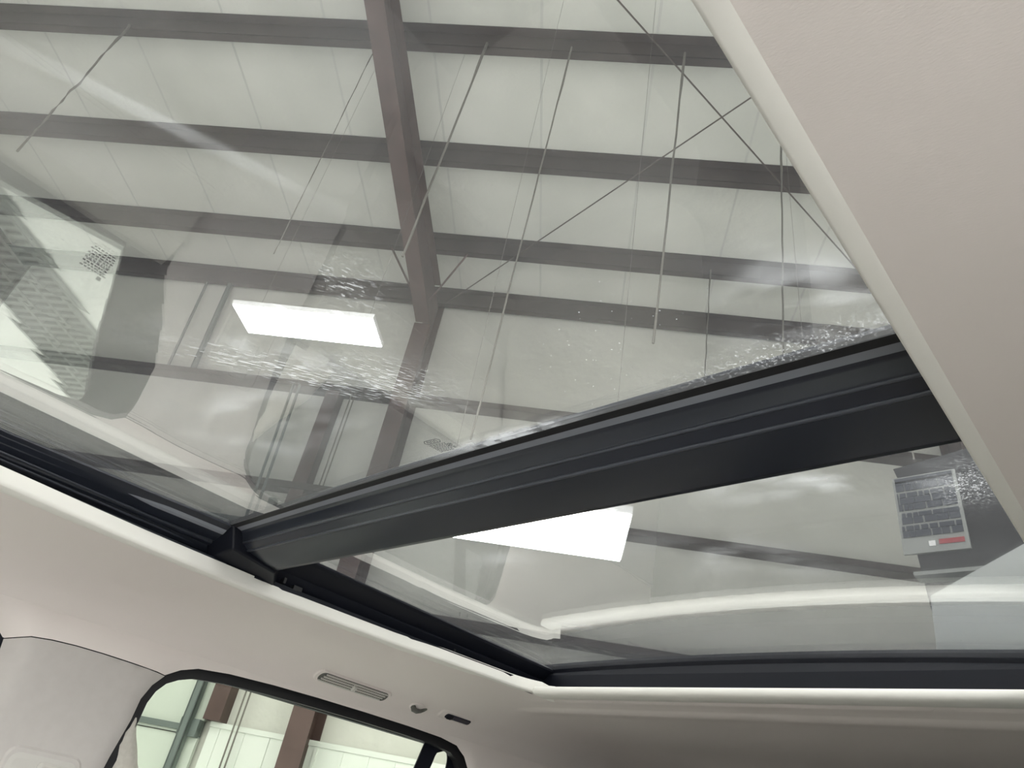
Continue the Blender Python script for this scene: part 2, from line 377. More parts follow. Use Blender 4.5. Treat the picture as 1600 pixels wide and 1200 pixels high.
# --- liner panels, overhead door, tracks
bm = bmesh.new()
for (a, b) in ((PMIN, PW-.0), (PW+.0, 3.95)):
    bbox(bm, a, b, D-.06, D-.001, FU, 0.56)
    bbox(bm, a, b, D-.085, D-.055, 0.56, 0.615)
    x = a+.15
    while x < b: bbox(bm, x, x+.035, D-.078, D-.055, FU+.01, 0.555); x += .30
tag(put('trim_1', bm, M['liner']), kind='structure')
door = empty('door_1', B(6.0, D-.1, FU), None, None, None, 'structure')
for i in range(7):
    u0 = FU + i*0.62
    bm = bmesh.new(); bbox(bm, 4.02, 8.6, D-.12, D-.06, u0+.006, u0+.614)
    put('door_section', bm, M['door'], door)
for uu in (0.50, 2.98):
    bm = bmesh.new(); bbox(bm, 4.02, 8.6, D-.20, D-.125, uu-.03, uu+.03); put('reinforcing_strut', bm, M['track'], door)
bm = bmesh.new(); bbox(bm, 4.10, 4.19, D-.30, D-.27, FU, 3.3); bbox(bm, 4.10, 4.115, D-.30, D-.20, FU, 3.3); bbox(bm, 4.175, 4.19, D-.30, D-.20, FU, 3.3)
bbox(bm, 4.02, 4.24, D-.22, D-.06, 0.42, 0.60)
put('vertical_track', bm, M['track'], door)
bm = bmesh.new(); bbox(bm, 3.80, 4.0, D-.22, D-.001, 0.616, 5.13)
tag(put('door_jamb', bm, M['steel']), 'brown vertical jamb post beside the overhead door track', 'door jamb')
for dp_, lb in ((0.0, 'left'), (0.055, 'right')):
    bm = bmesh.new(); tube(bm, [B(3.62-dp_, D-.2, FU+.02), B(3.62-dp_, D-.2, 5.2)], 0.010, 8)
    tag(put('conduit', bm, M['wire']), 'thin vertical conduit in front of the white wall panels, %s one of a pair' % lb, 'conduit', 'conduits beside the door')
for p_, r_ in ((4.42, .02), (4.52, .02)):
    bm = bmesh.new(); tube(bm, [B(p_-.1, D-.25, 2.9), B(p_, D-.25, 5.13)], r_, 8)
    tag(put('track_hanger', bm, M['track']), 'thin slanted rod above the door track, %s of two' % ('right' if p_ < 4.5 else 'left'), 'hanger rod', 'door track hangers')
for p_, r_ in ((6.80, .022), (6.38, .045)):
    bm = bmesh.new(); tube(bm, [B(p_-.1, D-.1, 5.2), B(p_+.02, D-.1, EU)], r_, 8)
    tag(put('wall_stud', bm, M['track']), '%s grey stud between eave and upper girt, left of the bright lamp' % ('thin' if r_ < .03 else 'thicker'), 'stud', 'upper wall studs')

# --- floor drain grate
g_ = empty('trench_drain', B(2.95, 2.6, FU+.001), 'long steel trench drain grate in the pale floor, mirrored in the roof glass', 'drain grate')
bm = bmesh.new(); bbox(bm, 2.74, 3.08, 1.0, 5.0, FU+.001, FU+.004); put('channel', bm, M['drain'], g_)
bm = bmesh.new()
for x in (2.73, 2.842, 2.956, 3.07): bbox(bm, x, x+.018, 1.0, 5.0, FU+.004, FU+.03)
y = 1.0
while y < 5.0: bbox(bm, 2.74, 3.08, y, y+.026, FU+.004, FU+.026); y += .056
put('grate', bm, M['grate'], g_)

bm = bmesh.new(); bbox(bm, 0.1, 2.5, 2.85, 6.3, FU+.001, FU+.014)  # unseen mat, added so the mirrored floor doesn't wash out the wall posts
tag(put('reflection_dimming_mat', bm, M['mat']), 'added dark rubber mat between drain grate and car, dimming a roof glass reflection', 'added floor mat')
# --- LED fixtures
def fixture(pc, qc, u, lp, lq, label, tilt=0.0, hang=True, skew=0.0):
    e = empty('led_panel_light', B(pc, qc, u), label, 'ceiling light', 'led panel lights')
    def F(p, q, z): return B(pc+p+skew*q, qc+q, u+z+tilt*p)
    bm = bmesh.new()
    bbox(bm, -lp/2, lp/2, -lq/2, lq/2, 0.006, 0.05, F); bbox(bm, -lp*.3, lp*.3, -lq*.25, lq*.25, 0.05, 0.09, F)
    put('housing', bm, M['housing'], e)
    bm = bmesh.new(); bbox(bm, -lp/2+.008, lp/2-.008, -lq/2+.008, lq/2-.008, -0.002, 0.005, F)
    put('diffuser', bm, M['lamp'], e)
    for sx in (-1, 1):
        bm = bmesh.new(); tube(bm, [F(sx*lp*.4, 0, .05), B(pc+sx*lp*.4, qc, roofu(qc)-.02)], 0.0014, 5); put('suspension_wire', bm, M['wire'], e)
fixture(2.475, 4.42, 3.3, 1.22, 0.38, 'glowing white led panel seen left of the brown rafter through the front glass')
fixture(0.35, 3.67, 1.5, 1.18, 0.68, 'large glowing white led panel seen just below the roof crossbar')
fixture(-2.05, 4.45, 3.3, 1.22, 0.38, 'led panel light hidden behind the crossbar except for a glint')
fixture(4.15, 0.9, 1.5, 1.18, 0.68, 'added unseen low led panel on the passenger side, ahead of the car door')  # lamp added out of view to brighten the floor mirrored in the glass
fixture(-1.75, -1.0, 1.5, 1.18, 0.68, 'added unseen low led panel beside the open driver door')  # extra unseen lamp, bounces light off the floor onto the headliner
fixture(-0.35, -2.5, 1.5, 1.18, 0.68, 'added unseen low led panel nearest the added bay opening')  # second added lamp on the driver side, also out of view
i = 0
for q in (1.2, -2.6):  # unseen rows of high panels, added to light the hall and cabin
    for p in (-7.5, -2.5, 2.5, 7.5):
        i += 1
        fixture(p, q, 5.2, 1.8, 0.6, 'added unseen led panel light high over the %s, %s of its row' % ({1.2: 'car roof', -2.6: 'added bay opening'}[q], {-7.5: 'rightmost', -2.5: 'second from right', 2.5: 'second from left', 7.5: 'leftmost'}[p]))

# ================================================================ THE CAR
car = empty('car', (0, 0, 0), 'light beige car cabin with a two-pane panoramic glass roof', 'car')
SCEN = 0.497
def lerp_tab(tab, x):
    if x <= tab[0][0]: return tab[0][1]
    for (a, b), (c, d) in zip(tab, tab[1:]):
        if x <= c: t = (x-a)/(c-a); return b+(d-b)*t
    return tab[-1][1]
def s_edge(r): return lerp_tab([(-0.6, .935), (.0, .942), (.12, .944), (.30, .953), (.5, .957), (.75, .948), (1.04, .925)], r)
def s_glass(r): return lerp_tab([(-0.5, .955), (.09, .953), (.38, .930), (.52, .929), (1.1, .937)], r)
S0 = 0.062                                  # near (driver side) edge of the opening
R0, R1 = -0.52, 1.068                       # opening front / rear edge
# --- headliner (roof part): height field with the opening cut out
def zprof(s):
    a = abs(s-SCEN)+SCEN
    return lerp_tab([(0, .2440), (.920, .2440), (.944, .2425), (.950, .2400), (.960, .2375), (.975, .2350), (1.0, .2315), (1.03, .2275), (1.06, .221), (1.085, .2135), (1.10, .2075), (1.115, .200), (1.13, .1895), (1.14, .180), (1.147, .172), (1.15, .165)], a)
def zhead(r, s):
    z = zprof(s)
    zr = lerp_tab([(0.98, 1), (1.060, .2395), (1.068, .2400), (1.070, .2362), (1.077, .2350), (1.10, .2340), (1.113, .2325), (1.122, .2295), (1.135, .2275), (1.15, .2285), (1.18, .2315), (1.25, .232), (1.5, .224), (1.75, .19)], r) if r > .98 else 1
    if r > 0.98:
        t = min(1, max(0, (r-.98)/.1)); z = min(z, zr) if r > 1.04 else z
    if r < -0.55: z -= 0.25*(min(0.9, -0.55-r))**1.5*0.5
    return z
hole = []
for i in range(41): r = R0 + .06 + (R1-.10-R0-.06)*i/40; hole.append((r, s_edge(r)))
for i in range(1, 9):                       # rear left corner
    t = i/8*math.pi/2; hole.append((R1-.10+.10*math.sin(t), s_edge(R1-.10)-.055+.055*math.cos(t)))
hole += [(R1, .75), (R1, .5), (R1, .25)]
for i in range(0, 5): t = i/4*math.pi/2; hole.append((R1-.03+.03*math.cos(t), S0+.03-.03*math.sin(t)))
for i in range(21): hole.append((R1-.06 - (R1-.10-R0)*i/20, S0))
for i in range(0, 5): t = i/4*math.pi/2; hole.append((R0+.03-.03*math.sin(t), S0+.03-.03*math.cos(t)))
hole.append((R0, .5))
for i in range(1, 5): t = i/4*math.pi/2; hole.append((R0+.06-.06*math.cos(t), s_edge(R0)-.06+.06*math.sin(t)))
# clean duplicates
hh = []
for h_ in hole:
    if not hh or (Vector(h_)-Vector(hh[-1])).length > .002: hh.append(h_)
hole = hh
SL_, SR_ = -0.156, 1.15
def inside(pt, poly):
    x, y = pt; c = False; n = len(poly)
    for i in range(n):
        x1, y1 = poly[i]; x2, y2 = poly[(i+1) % n]
        if (y1 > y) != (y2 > y) and x < (x2-x1)*(y-y1)/(y2-y1)+x1: c = not c
    return c
def dist_poly(pt, poly, closed=True):
    P_ = Vector(pt); best = 9
    n = len(poly)
    for i in range(n if closed else n-1):
        a = Vector(poly[i]); b = Vector(poly[(i+1) % n]); ab = b-a
        t = max(0, min(1, (P_-a).dot(ab)/max(1e-12, ab.length_squared)))
        best = min(best, (a+ab*t-P_).length)
    return best
def cdt_sheet(outer, holes, pts, min_d=0.004):
    V = []; E = []
    for poly in [outer]+holes:
        b = len(V); V += [Vector(p) for p in poly]; E += [(b+i, b+(i+1) % len(poly)) for i in range(len(poly))]
    for p in pts:
        if inside(p, outer) and not any(inside(p, h) for h in holes) and all(dist_poly(p, q) > min_d for q in [outer]+holes): V.append(Vector(p))
    vo, eo, fo, *_ = delaunay_2d_cdt(V, E, [], 0, 1e-6)
    faces = []
    for f in fo:
        c = sum((vo[i] for i in f), Vector((0, 0)))/len(f)
        if (inside(c, outer) or dist_poly(c, outer) < 4e-4) and not any(inside(c, h) for h in holes): faces.append(f)
    return vo, faces
RF, RB = -0.95, 1.78
SS = [SL_, SL_+.003, SL_+.01, SL_+.02, SL_+.035, SL_+.05, SL_+.065, SL_+.09, SL_+.12, SL_+.15]
SS += [SL_+.15+(SR_-SL_-.30)*i/30 for i in range(1, 30)] + [SL_+SR_-x for x in SS][::-1]
RS = [RF+(RB-RF)*i/90 for i in range(91)] + [1.0755, 1.083, 1.0905, 1.098, 1.106, 1.113, 1.1185, 1.1235, 1.1285, 1.134, 1.1425, 1.15, 1.157, 1.165, 1.18]
outer = [(RF, s) for s in SS] + [(r, SR_) for r in sorted(RS)[1:-1]] + [(RB, s) for s in SS[::-1]] + [(r, SL_) for r in sorted(RS)[::-1][1:-1]]
vo, fo = cdt_sheet(outer, [hole], [(r, s) for r in RS[1:] for s in SS[1:-1]], 0.006)
bm = bmesh.new(); V = [bm.verts.new(W(v.x, v.y, zhead(v.x, v.y))) for v in vo]
for f in fo: bm.faces.new([V[i] for i in f])
put('headliner', bm, M['headliner'], car, True)

# opening trim: rolled cream lip around the opening
lip = offset(hole, 0.0)
cen = Vector((0.3, 0.5))
rows = []
n = len(hole)
o1 = offset(hole, -0.013); o2 = offset(hole, 0.0); o3 = offset(hole, 0.0014)
for j in range(9):
    t = j/8*math.pi*1.15
    # half round from the headliner surface into the opening
    a = 0.5-0.5*math.cos(t) if t < math.pi else 1.0
    row = []
    for i in range(n):
        A = Vector(o1[i]); C = Vector(o3[i]); p = A.lerp(C, min(1, j/6))
        p = A.lerp(C, (0, .18, .36, .54, .72, .88, 1.0, 1.0, .8)[j])
        z = zhead(p.x, p.y) - (0.0002, .0009, .0014, .0016, .0014, .0011, .0006, -.004, -.020)[j]
        row.append(W(p.x, p.y, z))
    rows.append(row)
k0 = next(i for i, h_ in enumerate(hole) if h_[0] > R1-.004); k1 = max(i for i, h_ in enumerate(hole) if h_[0] > R1-.004)
rows = [r_[k1:]+r_[:k0+1] for r_ in rows]
bm = bmesh.new(); loft(bm, rows); put('opening_trim', bm, M['cream'], car, True)

# --- side trim sheets (passenger side), built as curved sheets around the windows
WIN_R = [(.43, -.15), (.440, -.002), (.449, .06), (.450, .089), (.457, .111), (.471, .129), (.490, .140), (.516, .149), (.568, .1545), (.652, .158), (.745, .1595), (.847, .160), (.960, .1595), (1.049, .1575), (1.099, .152), (1.127, .137), (1.142, .119), (1.15, .08), (1.16, 0.0), (1.17, -.15)]
WIN_F = [(-.80, .10), (-.5, .140), (.05, .142), (.20, .139), (.232, .131), (.247, .118), (.252, .10), (.253, .085), (.250, .03), (.225, -.04), (.195, -.10), (.185, -.128), (-.80, -.10)]
def bulge(r, z):
    d = dist_poly((r, z), WIN_F); k = max(0, 1-d/.040); s = .022*k*k
    d = dist_poly((r, z), WIN_R); k = max(0, 1-d/.014); s = max(s, .006*k*k)
    t = min(1, max(0, (.165-z)/.02)); return s*t*t*(3-2*t)
def sheet(name, outline, material, x0, x1, z0, z1, step, side=1):
    pts = []; nx = int((x1-x0)/step)+1; nz = int((z1-z0)/step)+1
    pts = [(x0+i*step+random.uniform(-.1, .1)*step, z0+j*step+random.uniform(-.1, .1)*step) for i in range(nx) for j in range(nz)]
    o_ = []
    for i, a in enumerate(outline):         # resample the outline
        b = outline[(i+1) % len(outline)]; L_ = (Vector(b)-Vector(a)).length; k = max(1, int(L_/(step*1.2)))
        for j in range(k): o_.append((a[0]+(b[0]-a[0])*j/k, a[1]+(b[1]-a[1])*j/k))
    vo, fo = cdt_sheet(o_, [], pts, step*.6)
    bm = bmesh.new()
    Y = (lambda r, z: SR_+bulge(r, z)) if side > 0 else (lambda r, z: SL_-bulge(r, z))
    V = [bm.verts.new(W(v.x, Y(v.x, v.y), v.y)) for v in vo]
    for f in fo: bm.faces.new([V[i] for i in f])
    return put(name, bm, material, car, True)
SEAM = [(.249, .1185), (.274, .1275), (.300, .1305), (.332, .132), (.370, .132), (.408, .131), (.440, .1298), (.470, .1275)]
head_side = [(RF, .165), (RB, .165), (RB, -.10), (1.168, -.10), (1.16, 0.0), (1.15, .08)] + WIN_R[5:17][::-1] + SEAM[::-1] + [(.247, .119), (.232, .131), (.20, .139), (.05, .142), (-.5, .140), (RF, .08)]
hs = []
for h_ in head_side:
    if not hs or (Vector(h_)-Vector(hs[-1])).length > .0015: hs.append(h_)
sheet('side_headliner', hs, M['headliner'], RF, RB, -.10, .165, .012)
pil = [(a, b-.0014) for a, b in SEAM] + [(.4575, .110), (.450, .089), (.449, .06), (.440, -.002), (.43, -.15), (.43, -.45), (.15, -.45), (.185, -.128), (.195, -.10), (.225, -.04), (.250, .03), (.253, .085), (.2525, .10), (.2495, .1165)]
sheet('pillar_trim', pil, M['pillar'], .15, .48, -.45, .14, .010)
# rear quarter trim and the lower door trims
bm = bmesh.new()
bbox(bm, 1.172, RB, SR_-.002, SR_+.02, -.9, -.10, W)
put('quarter_trim', bm, M['pillar'], car)
def door_trim(r0, r1, y, sgn, zt):
    bm = bmesh.new()
    F = lambda a, b, t: W(t, y+sgn*a, b)
    prism(bm, [(0.04, zt), (0.0, zt), (-0.035, zt-.012), (-0.045, zt-.05), (-0.045, zt-.13), (-0.01, zt-.16), (-0.01, zt-.26), (-0.09, zt-.28), (-0.09, zt-.34), (-0.01, zt-.38), (0.0, zt-.85), (0.04, zt-.85)], F, r0, r1)
    return put('door_trim', bm, M['leather'], car)
door_trim(-.95, .175, SR_, 1, -.128); door_trim(.44, 1.17, SR_, 1, -.15)
# body metal behind the trims
bm = bmesh.new(); bbox(bm, .20, .468, SR_+.052, SR_+.062, -.95, .15, W); bbox(bm, -.95, 1.8, SR_+.040, SR_+.060, .145, .27, W)
bbox(bm, 1.19, 1.8, SR_+.040, SR_+.060, -.95, .145, W)
put('body_shell', bm, M['black2'], car)
# door frame plate round the front window, glass aperture
AP_F = [(-.78, .09), (-.5, .138), (.053, .136), (.150, .1305), (.178, .124), (.183, .110), (.150, .02), (.112, -.125), (-.074, -.106), (-.78, -.09)]
def ring_plate(name, outer_, inner_, y0, y1, material):
    bm = bmesh.new(); n = len(outer_)
    A0 = [bm.verts.new(W(a, y0, b)) for a, b in outer_]; B0 = [bm.verts.new(W(a, y0, b)) for a, b in inner_]
    A1 = [bm.verts.new(W(a, y1, b)) for a, b in outer_]; B1 = [bm.verts.new(W(a, y1, b)) for a, b in inner_]
    for i in range(n):
        j = (i+1) % n
        for q in ((A0[i], A0[j], B0[j], B0[i]), (A1[i], A1[j], B1[j], B1[i]), (A0[i], A0[j], A1[j], A1[i]), (B0[i], B0[j], B1[j], B1[i])): bm.faces.new(q)
    return put(name, bm, material, car)
def resample(poly, n):
    L_ = [0]; m_ = len(poly)
    for i in range(m_): L_.append(L_[-1]+(Vector(poly[(i+1) % m_])-Vector(poly[i])).length)
    out = []
    for k in range(n):
        t = L_[-1]*k/n; i = max(j for j in range(m_) if L_[j] <= t+1e-9)
        f = (t-L_[i])/max(1e-9, L_[i+1]-L_[i]); a = Vector(poly[i]); b = Vector(poly[(i+1) % m_]); out.append(tuple(a.lerp(b, f)))
    return out
def window_set(sgn, Y, front_ap):
    y = lambda d: Y+sgn*d
    # front door
    O = [(a, b) for a, b in front_ap]
    OUT = [(-.82, .13), (-.5, .165), (.06, .165), (.21, .165), (.262, .15), (.275, .12), (.275, .0), (.235, -.16), (-.074, -.16), (-.82, -.14)]
    ring_plate('front_window_frame', OUT, O, y(.026), y(.040), M['black2'])
    bm = bmesh.new(); prism(bm, offset(O, -.004), lambda a, b, t: W(a, t, b), y(.042), y(.0455)); put('front_side_glass', bm, M['glass_s'], car)
    # rear door
    inner = offset(WIN_R, .0145); outer_ = offset(WIN_R, -.012)
    ring_plate('rear_window_seal', outer_, inner, y(.014), y(.030), M['rubber'])
    bm = bmesh.new(); prism(bm, offset(WIN_R, .004), lambda a, b, t: W(a, t, b), y(.034), y(.0375)); put('rear_side_glass', bm, M['glass_s'], car)
window_set(1, SR_, AP_F)
bm = bmesh.new(); bbox(bm, .44, 1.2, SL_-.05, SL_-.01, -1.1, -.12, W); put('rear_door_panel', bm, M['leather'], car)
bm = bmesh.new(); bbox(bm, .45, 1.18, SL_-.03, SL_-.026, -.12, .145, W); put('driver_rear_glass', bm, M['privacy'], car)
# divider post and dark quarter of the rear window, with its narrow slot of daylight
DIV = [(1.038, .150), (1.075, .150), (1.100, .160), (1.155, .150), (1.18, .0), (1.18, -.16), (.975, -.16), (1.008, .05)]
SLOT = [(1.066, .112), (1.071, .130), (1.081, .1395), (1.092, .143), (1.101, .139), (1.107, .125), (1.102, .04), (1.040, .04)]
ring_plate('window_divider', resample(DIV, 40), resample(SLOT[::1] if True else SLOT, 40), SR_+.0305, SR_+.0335, M['black2'])
# belt webbing
bm = bmesh.new()
rows = []
for (ra, rb, z) in ((.4560, .4600, .066), (.4475, .4690, .045), (.4440, .4790, .028), (.4470, .4880, .010), (.4500, .500, -.006), (.455, .53, -.06), (.46, .58, -.2), (.47, .62, -.45)):
    rows.append([W(ra, SR_+.016, z), W(ra+(rb-ra)*.33, SR_+.013, z-.001), W(ra+(rb-ra)*.67, SR_+.013, z-.001), W(rb, SR_+.017, z)])
loft(bm, rows); so = put('seat_belt', bm, M['belt'], car, True); s_ = so.modifiers.new('solid', 'SOLIDIFY'); s_.thickness = .0015

# height adjuster on the pillar
def rounded_rect(w, h, rad, n=5):
    out = []
    for cx, cy, a0 in ((w/2-rad, h/2-rad, 0), (-w/2+rad, h/2-rad, 90), (-w/2+rad, -h/2+rad, 180), (w/2-rad, -h/2+rad, 270)):
        for k in range(n+1): a = math.radians(a0+90*k/n); out.append((cx+rad*math.cos(a), cy+rad*math.sin(a)))
    return out
def pad(name, cr, cz, w_, h_, rad, y0, y1, material, parent, rot=0.0, bev=.002, shrink=0.003):
    ca, sa = math.cos(rot), math.sin(rot)
    bm = bmesh.new(); P0 = rounded_rect(w_, h_, rad); P1 = rounded_rect(w_-2*shrink, h_-2*shrink, max(.0005, rad-shrink))
    f = lambda a, b, y: W(cr+a*ca-b*sa, y, cz+a*sa+b*ca)
    V = loft(bm, [[f(a, b, y0) for a, b in P0], [f(a, b, (y0+y1)/2) for a, b in P0], [f(a, b, y1) for a, b in P1]], True)
    bm.faces.new(V[-1]); bm.faces.new(V[0])
    return put(name, bm, material, parent, False)
adj = pad('belt_height_adjuster', .3605, -.058, .098, .124, .016, SR_+.002, SR_-.0025, M['pillar'], car, -.02)
pad('adjuster_recess', .3605, -.060, .086, .112, .012, SR_-.0015, SR_-.0035, M['plastic'], adj, -.02, shrink=.006)
pad('adjuster_button', .371, -.045, .034, .070, .006, SR_-.003, SR_-.009, M['plastic'], adj, -.02, shrink=.004)

# --- roof glass
def pane(name, r0, r1a, r1b, material, crown=0.011, z=.300, bow=0.0):
    bm = bmesh.new(); N = 24; rows_b = []; rows_t = []
    for i in range(N+1):
        s = .030+(.955-.030)*i/N; r1 = r1a+(r1b-r1a)*(i/N)+bow*(1-((s-.5)/.46)**2); zz = z+crown*(1-((s-.5)/.46)**2)
        rows_b.append([W(r0, s, zz), W(r1, s, zz)]); rows_t.append([W(r1, s, zz+.005), W(r0, s, zz+.005)])
    loft(bm, [a+b for a, b in zip(rows_b, rows_t)], True)
    ends = []
    o = put(name, bm, material, car, False)
    return o
gf = pane('front_glass_panel', -.56, .392, .3875, M['glass_f'], bow=.006)
gr = pane('rear_glass_panel', .47, 1.104, 1.116, M['glass_r'])
# makers' marks etched in the glass (unreadably small): a lozenge and rows of strokes
def marks(parent, r0, s0, rot, sc, flip=1):
    bm = bmesh.new(); ca, sa = math.cos(rot), math.sin(rot)
    def F(a, b, z): return W(r0+(a*ca-b*sa*flip)*sc, s0+(a*sa+b*ca*flip)*sc, .3098-z)
    def bar(x0, y0, x1, y1, t=.010):
        d = Vector((x1-x0, y1-y0)); n_ = Vector((-d.y, d.x)).normalized()*t*.42
        c = [(x0+n_.x, y0+n_.y), (x1+n_.x, y1+n_.y), (x1-n_.x, y1-n_.y), (x0-n_.x, y0-n_.y)]
        hexa(bm, [F(a, b, 0) for a, b in c]+[F(a, b, .0003) for a, b in c])
    for a, b, c, d in ((0, 0, .62, 0), (.62, 0, .70, .12), (.70, .12, .62, .24), (.62, .24, 0, .24), (0, .24, -.08, .12), (-.08, .12, 0, 0)): bar(a, b, c, d, .022)
    for k in range(6): x = .07+k*.09; bar(x, .06, x, .18, .022); bar(x, .18 if k % 2 else .06, x+.05, .18 if k % 2 else .06, .02)
    for j in range(7):
        x = -.02+.02*j
        while x < .75: L_ = random.uniform(.04, .13); bar(x, .34+.085*j, x+L_, .34+.085*j, .028); x += L_+.04
    pc = [(.85+.09*math.cos(t), .52+.09*math.sin(t)) for t in [k*math.pi/6 for k in range(13)]]
    for a, b in zip(pc, pc[1:]): bar(a[0], a[1], b[0], b[1], .022)
    bar(.81, .50, .89, .50, .02); bar(.81, .54, .89, .54, .02); bar(.86, .68, .98, .68, .03); bar(.88, .75, .96, .75, .03)
    return put('glass_marking', bm, M['frit'], parent)

marks(gf, .3500, .4925, -1.49, .026, 1)
bm = bmesh.new()
for j in range(8):
    x = .072+.004*(j % 2)
    while x < .112:
        L_ = random.uniform(.002, .007); bbox(bm, x, x+L_, SR_+.0405, SR_+.0412, -.070-.0052*j, -.0675-.0052*j, W); x += L_+.002
bbox(bm, .104, .111, SR_+.0400, SR_+.0412, -.064, -.057, W)
put('window_marking', bm, M['frit'], car)
# --- roof crossbar
def bar_prof(kz): return kz
def slab(name, prof, s0, s1, material, parent=car, thick=.003):
    bm = bmesh.new(); loft(bm, [[W(a, s, b) for a, b in prof] for s in (s0, s1)], True)
    for s in (s0, s1): bm.faces.new([bm.verts.new(W(a, s, b)) for a, b in prof])
    return put(name, bm, material, parent)
def CR(s): return 1-((s-.5)/.46)**2
def crowned(name, prof, s0, s1, material, wt, bow=.006, smooth=False):
    bm = bmesh.new(); N = 28; rows = []
    for i in range(N+1):
        s = s0+(s1-s0)*i/N; rows.append([W(a+bow*CR(s)*w_, s, b+.011*CR(s)*w_) for (a, b), w_ in zip(prof, wt)])
    V = loft(bm, rows, True); bm.faces.new(V[0]); bm.faces.new(V[-1])
    return put(name, bm, material, car, smooth)
cb = crowned('crossbar', [(.388, .315), (.3945, .2975), (.3985, .2950), (.4040, .2850), (.4140, .2785), (.4160, .2772), (.4235, .2755), (.440, .2705), (.4620, .2668), (.4690, .2680), (.4725, .2740), (.474, .315)], .02, .965, M['black'], [1, 1, .9, .5, .2, .1, 0, 0, 0, 0, 0, 0])
bevel(cb, .0012, 3, 12)
crowned('front_glass_edge', [(.3800, .2994), (.3880, .2984), (.3895, .305), (.3805, .305)], .03, .935, M['rubber'], [1]*4)
crowned('edge_seal', [(.3880, .2986), (.3955, .2968), (.3970, .302), (.389, .304)], .05, .924, M['ledge'], [1]*4)
for k, (a, b, wz, rd) in enumerate(((.4060, .2842, .4, .0016), (.4165, .2768, .1, .0018))):
    bm = bmesh.new(); tube(bm, [W(a+.006*CR(s)*wz, s, b+.011*CR(s)*wz) for s in [.03+.9*i/24 for i in range(25)]], rd, 8)
    put('crossbar_bead', bm, M['bead'], car, True)
# corner casting where rail and crossbar meet
bm = bmesh.new()
hexa(bm, [W(.395, .925, .272), W(.465, .922, .262), W(.50, .975, .252), (W(.385, .978, .256)), W(.380, .925, .31), W(.48, .925, .31), W(.50, .98, .31), W(.375, .985, .31)])
bevel(put('rail_corner_bracket', bm, M['black2'], car), .003)
# --- side rail, front section (ridged) and rear section (flat)
def rail(name, prof, r0, r1, material, n=16, g0=.930):
    bm = bmesh.new(); rows = []
    for i in range(n+1):
        r = r0+(r1-r0)*i/n; ds = s_glass(r)-g0; de = s_edge(r)-.950
        row = []
        for k, (a, b) in enumerate(prof):
            t = min(1, k/(len(prof)-4)); row.append(W(r, a+ds*(1-t)+de*t, b))
        rows.append(row)
    loft(bm, rows); o = put(name, bm, material, car)
    return o
pr = [(.928, .303), (.928, .2998), (.9345, .2960), (.9365, .2950), (.9445, .2905), (.9470, .2890), (.9600, .2830), (.9640, .2838), (.9660, .2800), (.9700, .2780), (.9740, .2790), (.9760, .2750), (.9800, .2700), (.9840, .2690), (.9850, .2660), (.9860, .2600), (.9830, .2530), (.972, .2470), (.958, .2440), (.955, .250), (.955, .262)]
rl = rail('side_rail', pr, -.58, .41, M['black'])
bevel(rl, .0008, 2, 20)
bm = bmesh.new(); rows = []
for i in range(17):
    r = -.58+(.382+.58)*i/16; ds = s_glass(r)-.930
    rows.append([W(r, .9362+ds, .2948), W(r, .9440+ds, .2902)])
    rows[-1] = [W(r, .9362+ds, .2948), W(r, .9400+ds, .2918), W(r, .9445+ds, .2896), W(r, .9455+ds, .293)]
loft(bm, rows); put('rail_bead', bm, M['ledge'], car)
pr2 = [(.928, .303), (.928, .2998), (.9320, .2960), (.9560, .2800), (.9570, .2775), (.9660, .2640), (.9670, .2620), (.9680, .2500), (.962, .2440), (.953, .2425), (.951, .250), (.951, .262)]
r2 = rail('rear_side_rail', pr2, .455, 1.12, M['black2'])
for a, b, rd in ((.9655, .2822, .0013), (.9770, .2752, .0015), (.9858, .2660, .0013)):
    bm = bmesh.new(); pts = []
    for i in range(20):
        r = -.58+(.375+.58)*i/19; t = min(1, (a-.928)/.05); pts.append(W(r, a+(s_glass(r)-.930)*(1-t)+(s_edge(r)-.950)*t, b))
    tube(bm, pts, rd, 8); put('rail_ridge', bm, M['bead'], car, True)
# near side wall of the opening and front frame
bm = bmesh.new(); bbox(bm, -.6, 1.12, .028, .040, .240, .312, W); put('near_side_rail', bm, M['black'], car)
bm = bmesh.new(); bbox(bm, -.60, -.54, .028, .985, .240, .312, W); put('front_roof_frame', bm, M['black'], car)
# rear frame
bm = bmesh.new(); rows = []
for i in range(25):
    s = .03+(.985-.03)*i/24; b = 1.094+.013*max(0, (s-.05)/.88); c = .011*max(0, CR(s))
    rows.append([W(b, s, .310+c), W(b, s, .2992+c), W(b+.0025, s, .2935+c), W(b-.002, s, .2900), W(b-.004, s, .262), W(b-.012, s, .256), W(b-.014, s, .242), W(b+.05, s, .242), W(b+.05, s, .318)])
loft(bm, rows, True); put('rear_roof_frame', bm, M['black2'], car)
# small bits of hardware along the rear rail
for r_ in (.50, .86):
    bm = bmesh.new(); bbox(bm, r_, r_+.004, .955, .966, .2640, .2720, W); bbox(bm, r_+.02, r_+.035, .957, .968, .2610, .2680, W); put('rail_clip', bm, M['rubber'], car)
# --- roller shade bar
bm = bmesh.new()
prof = [(1.0195, .2478), (1.0175, .2455), (1.0170, .2420), (1.0175, .2385), (1.0205, .2358), (1.026, .2343), (1.052, .2338), (1.056, .2352), (1.056, .245), (1.05, .2480)]
rows = [[W(a+(1.035-a)*k, s, b+(.241-b)*k) for a, b in prof] for s, k in ((.9045, .9), (.9035, .55), (.9005, .22), (.896, .05), (.890, 0), (.5, 0), (.066, 0), (.064, .6))]
loft(bm, rows, True); put('roller_shade_bar', bm, M['cream'], car, True)
bm = bmesh.new(); bbox(bm, 1.045, 1.0665, .07, .875, .2375, .2405, W); put('shade_slot', bm, M['rubber'], car)

